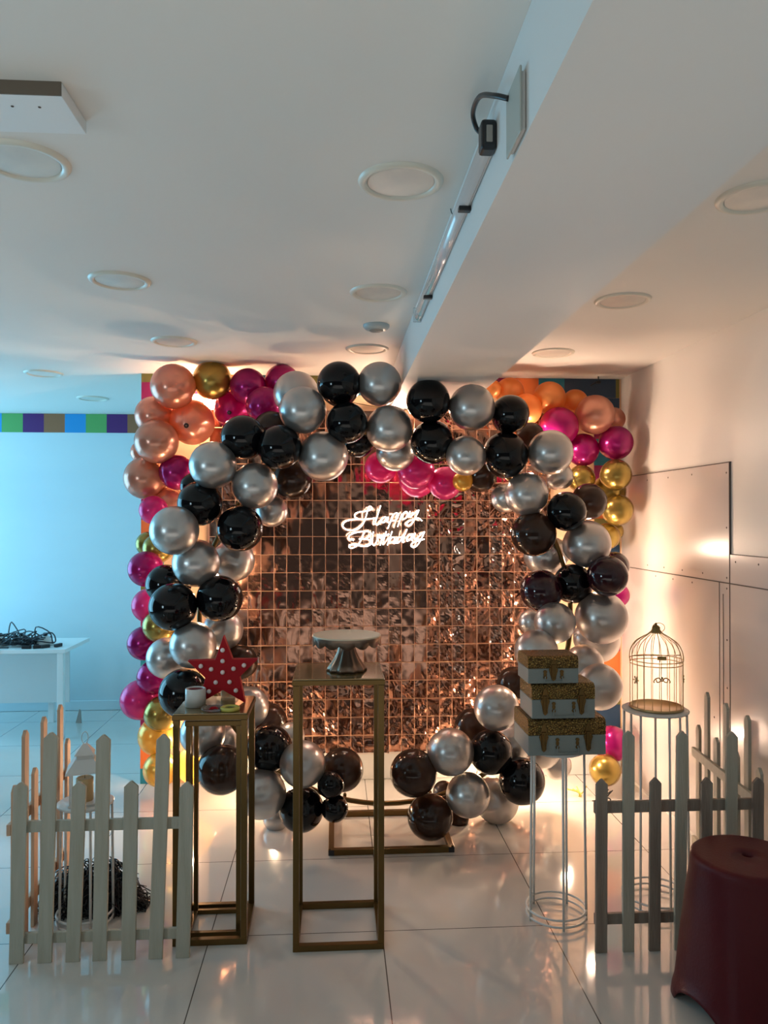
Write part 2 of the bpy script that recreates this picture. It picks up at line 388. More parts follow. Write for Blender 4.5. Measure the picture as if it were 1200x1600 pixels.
cb = MB(); cb.tube(spline([(XT - 0.36, 5.2, TZ + 0.006), (XT - 0.42, 5.145, TZ + 0.004), (XT - 0.44, 5.138, TZ - 0.08), (XT - 0.435, 5.137, TZ - 0.12)], 6), 0.004, 6)
cb.tube(spline([(XT - 0.40, 5.16, TZ + 0.006), (XT - 0.41, 5.138, TZ - 0.02), (XT - 0.40, 5.137, TZ - 0.09), (XT - 0.44, 5.137, TZ - 0.16)], 6), 0.003, 6)
tag(cb.build('hanging_cable', M_dark), 'two dark cable ends hanging over the front edge of the white table', 'cable')
lamps = [(-0.62, 0.06, 'at the left end'), (-0.47, 0.05, 'left of the middle'), (-0.33, 0.06, 'right of the middle'), (-0.17, 0.055, 'at the right end')]
for k, (dx, s, wd) in enumerate(lamps):
    t = thing('adapter_lamp', 'white lamp head lying in the cable heap, ' + wd, 'lamp', (XT + dx, 5.33, TZ), 0.5 * k, 'white lamp heads on the far table')
    MB().lathe([(0.001, 0), (s, 0.002), (s * 1.05, 0.02), (s * 0.6, 0.05), (s * 0.35, 0.062), (0.001, 0.064)], 20).build('lamp_head', M_lwhite, t)
    MB().box(-0.012, 0.012, -0.012, 0.012, 0.0645, 0.085).build('socket', M_dark, t, bevel=0.003)
for k, (dx, y, wd) in enumerate(((-0.24, 5.19, 'nearest the heap'), (-0.17, 5.20, 'the middle one'), (-0.13, 5.22, 'next to the right end'), (-0.06, 5.26, 'furthest right'))):
    t = thing('power_plug', 'small black plug lying on the white table, ' + wd, 'plug', (XT + dx, y, TZ), 0.4 * k, 'black plugs on the far table')
    MB().box(-0.03, 0.03, -0.012, 0.012, 0.0005, 0.022).build('plug_body', M_black, t, bevel=0.004)
t = MB().prism([(-0.02, 0), (0.02, 0), (0.014, 0.09), (0.004, 0.095)], 0, 0.012).build('door_wedge', M_grey)
t.location = (-1.83, 5.58, 0); tag(t, 'small dark wedge standing on the floor behind the table leg', 'wedge')

# ------------------------------------------------------------------ foil curtain
rf = random.Random(11)
FX0, FX1, FZ0, FZ1 = -0.68, 1.20, 0.215, 2.05; FY = 4.17
SW = 0.0695; SH = 0.0985
nx = int(round((FX1 - FX0) / SW)); nz_ = int(round((FZ1 - FZ0) / SH))
m = MB()
for i in range(nx):
    ctilt = rf.choice((0, 0, 0, 0.16, -0.18, 0.3)) * (1 if i % 3 else 0.3)
    for k in range(nz_):
        x0 = FX0 + i * SW; zt = FZ1 - k * SH
        crumple = 0.0016
        if i > nx * 0.60: crumple = 0.010
        if k > nz_ - 5: crumple = 0.012
        crumple *= rf.uniform(0.35, 1.25)
        tilt = rf.gauss(0, 0.03) + ctilt * rf.uniform(0.3, 1); lift = rf.uniform(-0.001, 0.004); curl = rf.gauss(0, 0.003); ofs = rf.uniform(0, 50)
        na, nb = 7, 8; vs = []; fs = []
        for b_ in range(nb + 1):
            for a_ in range(na + 1):
                u = a_ / na; v = b_ / nb
                p = Vector((u * 2.2 + ofs, v * 2.4 + ofs * 1.7, ofs))
                d = noise.noise(p) * crumple + abs(noise.noise(p * 1.5 + Vector((9, 3, 1)))) * crumple * 0.7
                env = min(1, v * 5)
                y = FY - (d * env + tilt * (u - 0.5) * SW + lift * v + curl * (u - 0.5) ** 2 * 4 * v)
                vs.append((x0 + 0.001 + u * (SW - 0.002), y, zt - 0.001 - v * (SH - 0.003)))
        for b_ in range(nb):
            for a_ in range(na):
                q = b_ * (na + 1) + a_
                fs.append((q, q + 1, q + na + 2, q + na + 1))
        m.add(vs, fs, 0, rf.random() < 0.6)
t = thing('foil_curtain', 'shimmering rose gold curtain of foil squares hung inside the balloon arch', 'curtain', (0, 0, 0))
M_foil = mat('rose_gold_foil', (0.46, 0.24, 0.165), 0.13, 1.0)
M_tape = mat('copper_tape', (0.70, 0.42, 0.29), 0.35, 0.6)
fo = m.build('foil_squares', M_foil, t)
m = MB()
for i in range(nx + 1):
    x = FX0 + i * SW
    m.tube([(x + rf.gauss(0, 0.0006), FY - 0.014 - rf.random() * 0.003, FZ1 - (FZ1 - FZ0) * q / 24) for q in range(25)], 0.0008, 5)
for k in range(nz_ + 1):
    z = FZ1 - k * SH
    pts = []
    for i in range(nx):
        for q in range(4):
            pts.append((FX0 + (i + q / 4) * SW, FY - 0.015, z + 0.0025 * math.sin(PI * q / 4) * (k % 3 == 0)))
    m.tube(pts, 0.0009, 5)
m.build('tape_grid', M_tape, t)

# neon lettering: white tubes in handwriting on the foil
def S(pts): return [(a, b) for a, b in pts]
happy = [
 [(275, 285), (245, 265), (245, 235), (285, 213), (350, 205), (410, 190), (428, 165), (408, 148), (388, 175), (370, 250), (335, 340), (275, 400), (195, 415), (130, 395), (110, 355), (150, 312), (250, 292), (360, 292), (470, 278)],
 [(528, 142), (512, 190), (487, 270), (470, 330), (490, 355), (525, 322)],
 [(605, 275), (570, 268), (540, 300), (548, 330), (585, 312), (612, 268), (603, 318), (625, 325)],
 [(660, 250), (632, 330), (605, 395)], [(640, 300), (668, 245), (705, 222), (722, 245), (705, 290), (660, 312)],
 [(760, 235), (738, 310), (715, 375)], [(745, 290), (772, 235), (808, 208), (825, 230), (808, 275), (766, 297)],
 [(855, 205), (838, 245), (850, 265), (885, 240), (925, 205), (950, 190)],
 [(950, 190), (915, 265), (880, 330), (845, 362), (812, 345), (845, 312), (905, 288), (950, 282), (985, 312)]]
birth = [
 [(230, 525), (185, 508), (180, 475), (235, 445), (320, 428), (385, 428), (418, 445), (405, 480), (350, 505), (290, 512)],
 [(345, 440), (310, 520), (275, 575), (215, 610), (180, 598), (195, 575), (250, 575), (330, 590), (390, 585), (425, 555), (405, 520), (350, 508)],
 [(447, 430), (438, 500), (437, 560), (460, 578), (490, 520), (500, 470)],
 [(500, 470), (525, 500), (555, 480), (530, 540), (522, 580)],
 [(590, 425), (565, 510), (553, 575)], [(535, 470), (575, 468), (622, 455)],
 [(655, 425), (625, 510), (603, 578)], [(620, 545), (645, 500), (672, 490), (680, 515), (668, 555), (695, 553)],
 [(755, 490), (718, 495), (697, 530), (712, 555), (745, 530), (772, 480)], [(818, 402), (790, 470), (765, 535), (785, 545)],
 [(880, 465), (843, 465), (812, 500), (822, 532), (858, 505), (888, 460), (868, 515), (885, 530)],
 [(910, 445), (893, 488), (910, 510), (950, 480), (985, 445), (1012, 430)],
 [(1012, 430), (975, 510), (935, 575), (895, 602), (862, 585), (885, 552), (945, 528), (1010, 512)]]
t = thing('neon_sign', 'white neon Happy Birthday sign in handwriting on the foil curtain', 'neon sign', (0, 0, 0))
NY = 4.10
for nm, word in (('lettering_happy', happy), ('lettering_birthday', birth)):
    m = MB()
    for st in word:
        m.tube(spline([at(520 + x / 7.06, 770 + y / 7.06, NY) for x, y in st], 5), 0.0025, 8)
    m.build(nm, M_neon, t)
m = MB()
for (px, py) in ((560, 800), (640, 806), (560, 850), (650, 845)):
    p = at(px, py, NY); m.tube([p, p + Vector((0, 0.055, 0))], 0.0018, 6)
m.build('standoff', M_clearplas, t)

# ------------------------------------------------------------------ round arch stand
HC = Vector((0.245, 3.55, 1.0)); HR = 0.868
t = thing('arch_stand', 'gold metal ring stand that carries the round balloon arch', 'stand', (HC.x, HC.y, 0))
MB().tube([(HR * math.cos(2 * PI * k / 96), 0, HC.z + HR * math.sin(2 * PI * k / 96)) for k in range(96)], 0.0115, 10, True).build('ring', M_gold, t)
m = MB(); w2 = 0.262
for y in (-0.225, 0.20): m.box(-w2, w2, y - 0.0125, y + 0.0125, 0.0, 0.025)
for x in (-w2, w2): m.box(x - 0.0125, x + 0.0125, -0.225, 0.2, 0.0, 0.025)
m.build('base_frame', M_gold, t, bevel=0.001)
for x in (-w2, w2):
    MB().box(x - 0.0126, x + 0.0126, -0.2385, -0.2375, 0.001, 0.024).build('end_plug', M_black, t)
for x in (-0.20, 0.20):
    zz = HC.z - math.sqrt(HR ** 2 - x ** 2)
    m = MB(); m.tube([(x, 0.19, 0.02), (x, 0.012, zz + 0.02)], 0.008, 8); m.build('brace', M_gold, t)

# ------------------------------------------------------------------ balloons
# (px, py, radius px, colour, layer)
BL = []
def add(layer, s):
    for q in s.split(';'):
        q = q.split()
        if q: BL.append((float(q[0]), float(q[1]), float(q[2]), q[3], layer))
# front row of the round arch
add('F', '473 641 35 s;380 684 33 k;437 699 33 k;505 713 37 s;333 727 35 s;398 759 34 s;313 787 33 k;375 826 34 k;273 829 36 s;307 880 35 s;'
 '271 948 35 k;343 935 34 k;302 1008 34 s;287 1083 36 k;388 1105 30 s;317 1146 33 s;347 1202 36 d;421 1169 34 k;473 1194 34 s;534 1203 32 d;409 1240 36 s;471 1264 33 k;523 1263 20 k;517 1226 20 k;'
 '646 1208 35 d;672 1276 34 d;704 1175 35 s;767 1175 33 k;731 1242 33 s;815 1220 35 k;776 1106 34 s;'
 '834 834 34 d;917 850 36 s;895 912 30 k;949 900 31 w;846 923 32 w;867 973 31 s;939 965 40 s;838 1018 33 s;912 1038 30 s;936 1073 35 s;'
 '530 600 33 k;542 661 31 k;608 670 35 s;669 627 33 k;676 691 33 k;737 637 35 s;797 647 29 k;728 712 30 s;789 711 35 k;860 707 34 s;823 772 33 s;885 799 30 k;593 600 33 s')
add('B', '463 616 34 s;425 672 28 d;456 747 30 d;424 798 24 s;303 760 20 k;365 876 31 s;260 913 29 k;348 984 30 s;261 1028 30 s;375 1035 26 d;375 1125 27 s;420 1128 27 d;350 1160 26 s;455 1150 20 s;431 1278 19 s;418 1212 20 d;'
 '776 1251 33 s;738 1135 27 d;716 1278 16 d;693 1237 16 d;845 1170 30 s;870 1195 22 s;800 1160 30 s;803 1068 25 d;'
 '852 867 32 s;960 885 22 w;832 972 20 s;933 1000 34 s;559 690 24 k;618 706 29 s;828 683 22 d;750 742 26 d;875 745 20 s;790 778 22 s;919 784 28 d;723 752 15 y')
add('O', '271 604 33 r;332 594 29 g;388 604 27 m;364 641 28 m;414 634 28 m;441 597 26 m;241 649 28 r;300 660 33 r;245 690 32 r;227 747 31 r;277 738 26 m;264 787 24 r;240 797 21 p;'
 '247 857 22 g;228 889 26 m;233 946 25 p;250 978 25 g;226 1005 25 m;241 1058 25 m;220 1093 29 p;253 1115 26 g;246 1150 28 y;251 1202 25 y;305 1195 27 y;'
 '858 622 25 o;796 613 22 o;822 640 24 o;898 629 20 o;769 608 14 o;929 648 30 r;873 667 30 m;910 703 25 m;962 692 26 m;908 748 21 g;962 742 24 g;951 768 26 g;965 797 24 g;948 838 20 g;'
 '965 930 18 m;955 1162 27 m;945 1203 24 g')
add('OB', '224 707 18 r;232 850 18 g;958 655 18 r;960 830 14 g')
add('T', '595 730 24 p;650 735 28 p;652 748 28 p;695 755 25 p')
Y0 = {'F': 3.40, 'B': 3.66, 'O': 3.98, 'OB': 4.10, 'T': 3.76}
YR = {'F': (3.14, 3.47), 'B': (3.61, 3.86), 'O': (3.84, 4.13), 'OB': (3.98, 4.16), 'T': (3.66, 3.84)}
BY = [Y0[b[4]] + (0.02 if i % 2 else -0.02) for i, b in enumerate(BL)]
def bpos(i):
    px, py, r, c, l = BL[i]; p = at(px, py, BY[i]); return p, r * 1.05 * BY[i] / F
for it in range(260):                       # ease the balloons apart along the depth so that they press together, not through
    P = [bpos(i) for i in range(len(BL))]; mv = [0.0] * len(BL); worst = 0
    for a in range(len(BL)):
        for b_ in range(a + 1, len(BL)):
            d = (P[a][0] - P[b_][0]); lim = (P[a][1] + P[b_][1]) * 0.90
            if abs(d.x) > lim or abs(d.z) > lim: continue
            ln = d.length
            if ln < lim:
                s = 1 if BY[a] > BY[b_] else -1
                if BY[a] == BY[b_]: s = 1
                q = (lim - ln) * 0.35
                mv[a] += s * q; mv[b_] -= s * q
    for i in range(len(BL)):
        lo, hi = YR[BL[i][4]]
        BY[i] = min(max(BY[i] + mv[i], lo), hi)

def balloon_mesh(c, n=40, rings=24):
    prof = []
    for i in range(rings + 1):                 # crown at +z, mouth at -z
        a = PI * i / rings
        r = math.sin(a); z = math.cos(a)
        if z < -0.15:
            f = (-z - 0.15) / 0.85
            z = z - 0.13 * f ** 2.4; r = r * (1 - 0.10 * f)
        prof.append((max(r, 0.035 if i == rings else 0.0005), z))
    prof[-1] = (0.045, prof[-1][1] + 0.006)
    prof += [(0.04, -1.16), (0.06, -1.19), (0.085, -1.20), (0.08, -1.21), (0.01, -1.205)]
    m = MB(); m.lathe(prof, n)
    o = m.build('balloon', BM[c]); me = o.data; bpy.data.objects.remove(o)
    for p in me.polygons: p.use_smooth = True
    return me
BMESH = {c: balloon_mesh(c) for c in BM}

def clock(px, py):
    a = math.degrees(math.atan2(px - 603, -(py - 962))) % 360
    return ['twelve', 'one', 'two', 'three', 'four', 'five', 'six', 'seven', 'eight', 'nine', 'ten', 'eleven'][int(round(a / 30)) % 12] + " o'clock"
info = []
for i, (px, py, r, c, l) in enumerate(BL):
    col = BN[c]
    if l in 'FB':
        rad = math.hypot(px - 603, py - 962)
        pos = 'outer rim' if rad > 318 else ('inner rim' if rad < 272 else 'middle')
        base = ('%s balloon at %s, %s of the round arch' if l == 'F' else '%s balloon behind, at %s, %s of arch') % (col, clock(px, py), pos)
        grp = 'balloons of the round arch'
    elif l == 'T':
        base = col + ' balloon hanging over the foil below the arch top'; grp = 'pink balloons over the foil'
    else:
        grp = 'balloons of the square garland behind the arch'
        if px < 600:
            side = 'top left corner' if py < 640 else ('upper left side' if py < 830 else ('left side halfway up' if py < 1030 else 'lower left side'))
        else:
            side = 'top right run' if py < 645 else ('upper right side' if py < 850 else ('right side halfway up' if py < 1000 else 'lower right side'))
        base = '%s balloon%s on the %s of the garland behind' % (col, ' tucked back' if l == 'OB' else '', side)
    info.append([i, base, grp])
lab = {}
for b_ in set(x[1] for x in info):
    ids = [x[0] for x in info if x[1] == b_]
    if len(ids) == 1: lab[ids[0]] = b_; continue
    xs = [BL[i][0] for i in ids]; ys = [BL[i][1] for i in ids]
    vert = (max(ys) - min(ys)) > (max(xs) - min(xs))
    ids.sort(key=lambda i: BL[i][1] if vert else BL[i][0])
    w2_ = {2: (['upper', 'lower'], ['left', 'right']), 3: (['highest', 'middle', 'lowest'], ['leftmost', 'middle', 'rightmost']),
           4: (['highest', 'second highest', 'second lowest', 'lowest'], ['leftmost', 'second from left', 'second from right', 'rightmost'])}
    if len(ids) in w2_:
        wd = w2_[len(ids)][0 if vert else 1]
    else:
        o_ = ['first', 'second', 'third', 'fourth', 'fifth', 'sixth', 'seventh']
        wd = [o_[k] + (' from top' if vert else ' from left') for k in range(len(ids))]
    for k, i in enumerate(ids): lab[i] = b_ + ', the ' + wd[k]
SQC = Vector((0.245, 4.12, 1.05))
for i, (px, py, r, c, l) in enumerate(BL):
    p, rad = bpos(i)
    o = bpy.data.objects.new('balloon', BMESH[c]); C.objects.link(o)
    o.location = p
    rj = random.Random(i * 17 + 3)
    if l in 'FB':
        d = Vector((p.x - HC.x, 0, p.z - HC.z)).normalized() * HR
        core = Vector((HC.x + d.x, 3.60, HC.z + d.z))
    else:
        core = Vector((p.x * 0.93 + 0.02, 4.10, p.z * 0.97 + 0.03))
    if (px, py) in ((300, 660), (364, 641)): axis = Vector((0.02, 0.9, 0.22))
    else: axis = (p - core) + Vector((rj.gauss(0, .02), -0.03, rj.gauss(0, .02)))
    if axis.length < 0.02: axis = Vector((0, -1, 0.2))
    o.rotation_mode = 'QUATERNION'; o.rotation_quaternion = axis.to_track_quat('Z', 'Y')
    s = rad * 1.0
    o.scale = (s, s, s * rj.uniform(0.99, 1.03))
    tag(o, lab[i], 'balloon', info[i][2])
    if (px, py) in ((300, 660), (364, 641)):
        k = MB(); k.lathe([(0.001, 0), (0.09, 0.0), (0.11, -0.025), (0.09, -0.06), (0.03, -0.06)], 16).build('knot', BM['d'], o, loc=(0, 0, -1.17))

# ------------------------------------------------------------------ lit bulbs behind the arch
def bulb(px, py, Y, label, m=None, r=0.022):
    p = at(px, py, Y)
    t = thing('light_bulb', label, 'light bulb', p, 0, 'warm bulbs behind the balloons')
    MB().sphere((0, 0, 0), r, 12).build('glass_globe', m or M_warm, t)
    MB().lathe([(0.012, r * 0.8), (0.013, r + 0.02), (0.009, r + 0.035), (0.001, r + 0.036)], 16).build('socket', M_lwhite, t)
BULBS = [(300, 1166, 3.98, 'lit warm bulb behind the balloons at lower left near the yellow lit ones'),
 (345, 900, 3.86, 'lit warm bulb hidden behind the left side of the round arch'),
 (325, 632, 4.19, 'lit warm bulb shining between the gold and magenta balloons at upper left'),
 (620, 655, 4.05, 'lit warm bulb hidden behind the top of the round arch', M_warm_dim),
 (845, 690, 3.84, 'lit warm bulb hidden behind the balloons at upper right', M_warm_dim),
 (925, 860, 3.80, 'lit warm bulb hidden behind the chrome silver balloons at right', M_warm_dim),
 (925, 1010, 3.80, 'lit warm bulb hidden behind the right side, above the trunks', M_warm_dim),
 (885, 1150, 3.82, 'lit warm bulb behind the bottom trunk at lower right', M_warm_dim),
 (770, 1180, 3.98, 'lit warm bulb behind the black balloon low on the right'),
 (430, 1180, 3.98, 'lit warm bulb behind the black balloon low on the left')]
for q in BULBS: bulb(*q)
pts = [at(q[0], q[1], q[2]) + Vector((0, 0, 0.05)) for q in BULBS]
pts = [pts[9]] + pts[:9]
pts = [Vector((pts[0].x + 0.1, 4.05, 0.004))] + pts + [Vector((pts[-1].x - 0.1, 4.05, 0.004))]
tag(MB().tube(spline(pts, 8), 0.002, 6).build('light_string', M_gold), 'thin wire carrying the warm bulbs behind the balloon arch', 'string light')

# ------------------------------------------------------------------ gold plinths
def plinth(name, label, x0, x1, y0, y1, h, s=0.021):
    t = thing(name, label, 'plinth', ((x0 + x1) / 2, (y0 + y1) / 2, 0), 0, 'gold frame plinths')
    w_ = (x1 - x0) / 2; d_ = (y1 - y0) / 2
    for sx in (-1, 1):
        for sy in (-1, 1):
            xa = sx * w_ - (s if sx > 0 else 0); ya = sy * d_ - (s if sy > 0 else 0)
            MB().box(xa, xa + s, ya, ya + s, s, h - 0.022).build('leg', M_gold, t, bevel=0.0012)
    m = MB()
    m.box(-w_, w_, -d_, -d_ + s, 0, s - 0.0003); m.box(-w_, w_, d_ - s, d_, 0, s - 0.0003)
    m.box(-w_, -w_ + s, -d_ + s, d_ - s, 0, s - 0.0003); m.box(w_ - s, w_, -d_ + s, d_ - s, 0, s - 0.0003)
    m.build('base_frame', M_gold, t, bevel=0.0012)
    m = MB()
    m.box(-w_ - 0.003, w_ + 0.003, -d_ - 0.003, d_ + 0.003, h - 0.0215, h - 0.004)
    m.build('top_frame', M_gold, t, bevel=0.0015)
    MB().box(-w_ + 0.001, w_ - 0.001, -d_ + 0.001, d_ - 0.001, h - 0.0038, h).build('top_panel', M_goldtop, t, bevel=0.001)
    return t
plinth('gold_plinth', 'tall open gold frame plinth carrying the cake stand', -0.142, 0.166, 2.585, 2.885, 0.915)
plinth('gold_plinth', 'lower open gold frame plinth carrying the red star', -0.553, -0.302, 2.645, 2.905, 0.79)
plinth('gold_plinth', 'slimmer gold frame plinth nested inside the lower one', -0.520, -0.330, 2.70, 2.87, 0.755, 0.016)

# cake stand
cx, cy, cz = 0.041, 2.73, 0.915
t = thing('cake_stand', 'silver pedestal cake stand with a cream plate and scalloped rim on the plinth', 'cake stand', (cx, cy, cz))
def rip(i, a): return ((0, 0), (0.006 * math.cos(10 * a), 0), (0.006 * math.cos(10 * a), 0.002 * math.cos(10 * a)), (0.004 * math.cos(10 * a), 0))[min(i, 3)] if i < 4 else (0, 0)
MB().lathe([(0.001, 0.006), (0.064, 0.003), (0.069, 0.001), (0.066, 0.012), (0.056, 0.026), (0.044, 0.044), (0.034, 0.066), (0.028, 0.088), (0.027, 0.105), (0.040, 0.112)], 80,
           ripple=lambda i, a: (0.0055 * math.cos(10 * a) * (1 - i / 9), 0)).build('pedestal', M_cake, t)
MB().lathe([(0.001, 0.120), (0.118, 0.121), (0.122, 0.124), (0.1225, 0.127), (0.120, 0.129), (0.112, 0.1265), (0.001, 0.1255)], 80).build('plate', M_caketop, t)
m = MB(); n = 160; vs = []; fs = []
for k in range(n):
    a = 2 * PI * k / n; dz = 0.020 + 0.013 * abs(math.sin(7 * a))
    for r_, z_ in ((0.1225, 0.124), (0.1232, 0.124 - dz), (0.1212, 0.124 - dz), (0.1205, 0.122)):
        vs.append((r_ * math.cos(a), r_ * math.sin(a), z_))
for k in range(n):
    k2 = (k + 1) % n
    for i in range(3): fs.append((k * 4 + i, k2 * 4 + i, k2 * 4 + i + 1, k * 4 + i + 1))
m.add(vs, fs, 0, True); m.build('scalloped_rim', M_cake, t)

# ------------------------------------------------------------------ things on the lower plinth
YS = 2.79; ZP = 0.79
t0 = at(328, 1105, YS)
t = thing('star_lamp', 'red five pointed star sign with unlit round bulbs on the lower plinth', 'star', (t0.x, YS, ZP))
def sp_(cxp, cyp): q = at(280 + cxp / 3.529, 980 + cyp / 3.529, YS); return (q.x - t0.x, q.z - ZP)
star = [sp_(*q) for q in ((243, 72), (292, 203), (433, 202), (333, 300), (362, 442), (240, 372), (118, 442), (142, 303), (46, 212), (198, 206))]
lowest = min(z for x, z in star); star = [(x, z - lowest + 0.0005) for x, z in star]
MB().prism(star, 0, 0.035).build('star_body', M_red, t, bevel=0.001)
for q in ((240, 150), (240, 210), (120, 238), (177, 255), (300, 252), (358, 233), (240, 272), (202, 327), (278, 325), (165, 377), (313, 372)):
    x, z = sp_(*q); z = z - lowest
    MB().sphere((x, -0.004, z), 0.0082, 8).build('bulb', M_bulb, t)
q = at(306, 1090, 2.76)
t = thing('tape_roll', 'white round roll standing beside the red star', 'roll', (q.x, 2.755, ZP))
MB().lathe([(0.036, 0.001), (0.036, 0.062), (0.034, 0.064), (0.029, 0.064), (0.029, 0.003), (0.036, 0.001)], 40).build('outer_roll', M_lwhite, t)
MB().lathe([(0.0288, 0.002), (0.0288, 0.060), (0.026, 0.060), (0.026, 0.002), (0.0288, 0.002)], 40).build('core', mat('maroon_card', (0.25, 0.05, 0.06), 0.6), t)
q = at(352, 1102, 2.80)
t = thing('clear_tape_roll', 'wide roll of clear amber tape lying behind the red star', 'tape roll', (q.x, 2.868, ZP), 0.2)
m = MB(); m.lathe([(0.034, -0.025), (0.034, 0.025), (0.024, 0.025), (0.024, -0.025), (0.034, -0.025)], 36, 0, Matrix.Translation((0, 0, 0.0345)) @ Matrix.Rotation(PI / 2, 4, 'Y')).build('tape', M_clear, t)
q = at(359, 1110, 2.68)
t = thing('ribbon_roll', 'flat yellow ribbon roll lying on the front edge of the lower plinth', 'ribbon', (q.x, 2.688, ZP))
MB().lathe([(0.033, 0.001), (0.034, 0.010), (0.031, 0.013), (0.020, 0.013), (0.019, 0.002), (0.033, 0.001)], 36).build('ribbon', M_yellow, t)
MB().lathe([(0.0186, 0.001), (0.0186, 0.009), (0.016, 0.009), (0.016, 0.001), (0.0186, 0.001)], 30).build('spool', mat('olive_spool', (0.2, 0.2, 0.05), 0.5), t)
t = thing('plastic_dish', 'shallow clear plastic dish holding a red scrap on the lower plinth', 'dish', (-0.425, 2.695, ZP))
MB().lathe([(0.001, 0.001), (0.036, 0.001), (0.042, 0.008), (0.041, 0.009), (0.034, 0.003), (0.001, 0.003)], 36).build('dish', M_clearplas, t)
o = MB().prism([(-0.014, 0.0), (0.006, 0.002), (0.017, 0.001), (0.008, 0.007), (-0.008, 0.006)], -0.008, 0.008).build('paper_scrap', M_red)
o.location = (-0.425, 2.695, ZP + 0.0035); tag(o, 'small red scrap lying in the clear dish', 'scrap')

# ------------------------------------------------------------------ round wire stands
def wire_stand(label, x, y, r, h, ang, nleg, rr_=0.0048, flare=1.03, disc=True):
    t = thing('round_stand', label, 'stand', (x, y, 0), 0, 'white round wire stands')
    MB().lathe([(0.001, h - 0.010), (r, h - 0.010), (r + 0.004, h - 0.007), (r + 0.005, h - 0.003), (r, h), (0.001, h)], 48).build('top_disc', M_lwhite, t)
    for z_ in (0.012, 0.036):
        rz_ = r * flare
        MB().tube([(rz_ * math.cos(2 * PI * k / 48), rz_ * math.sin(2 * PI * k / 48), z_) for k in range(48)], 0.0042, 8, True).build('base_ring', M_lwhite, t)
    for k in range(nleg):
        a = ang + 2 * PI * k / nleg
        MB().tube([(r * 0.97 * math.cos(a), r * 0.97 * math.sin(a), h - 0.010), (r * flare * math.cos(a), r * flare * math.sin(a), 0.0)], rr_, 8).build('leg', M_lwhite, t)
    return t
wire_stand('white round wire stand under the three stacked trunks', 0.81, 2.765, 0.104, 0.618, math.radians(-20), 5)
wire_stand('white round wire stand carrying the birdcage behind the right fence', 1.218, 2.84, 0.118, 0.735, math.radians(15), 7)
wire_stand('short white round wire stand carrying the lantern behind the left fence', -0.905, 2.84, 0.094, 0.432, math.radians(10), 5)

# ------------------------------------------------------------------ trunks
ml = bpy.data.materials.new('gold_crocodile_leatherette'); ml.use_nodes = True
nt = ml.node_tree; N = nt.nodes; L = nt.links; b = N['Principled BSDF']
b.inputs['Base Color'].default_value = (0.24, 0.15, 0.04, 1); b.inputs['Metallic'].default_value = 0.8; b.inputs['Roughness'].default_value = 0.32
tc = N.new('ShaderNodeTexCoord'); vo = N.new('ShaderNodeTexVoronoi'); vo.feature = 'DISTANCE_TO_EDGE'; vo.inputs['Scale'].default_value = 120
mp = N.new('ShaderNodeMapping'); mp.inputs['Scale'].default_value = (1, 1, 1.4)
L.new(tc.outputs['Object'], mp.inputs[0]); L.new(mp.outputs[0], vo.inputs[0])
rp = N.new('ShaderNodeMapRange'); rp.inputs[1].default_value = 0.03; rp.inputs[2].default_value = 0.22; L.new(vo.outputs['Distance'], rp.inputs[0])
mx = N.new('ShaderNodeMix'); mx.data_type = 'RGBA'; mx.inputs[6].default_value = (0.05, 0.028, 0.01, 1); mx.inputs[7].default_value = (0.36, 0.23, 0.07, 1)
L.new(rp.outputs[0], mx.inputs[0]); L.new(mx.outputs[2], b.inputs['Base Color'])
bp = N.new('ShaderNodeBump'); bp.inputs['Strength'].default_value = 1; bp.inputs['Distance'].default_value = 0.006
L.new(vo.outputs['Distance'], bp.inputs['Height']); L.new(bp.outputs[0], b.inputs['Normal'])
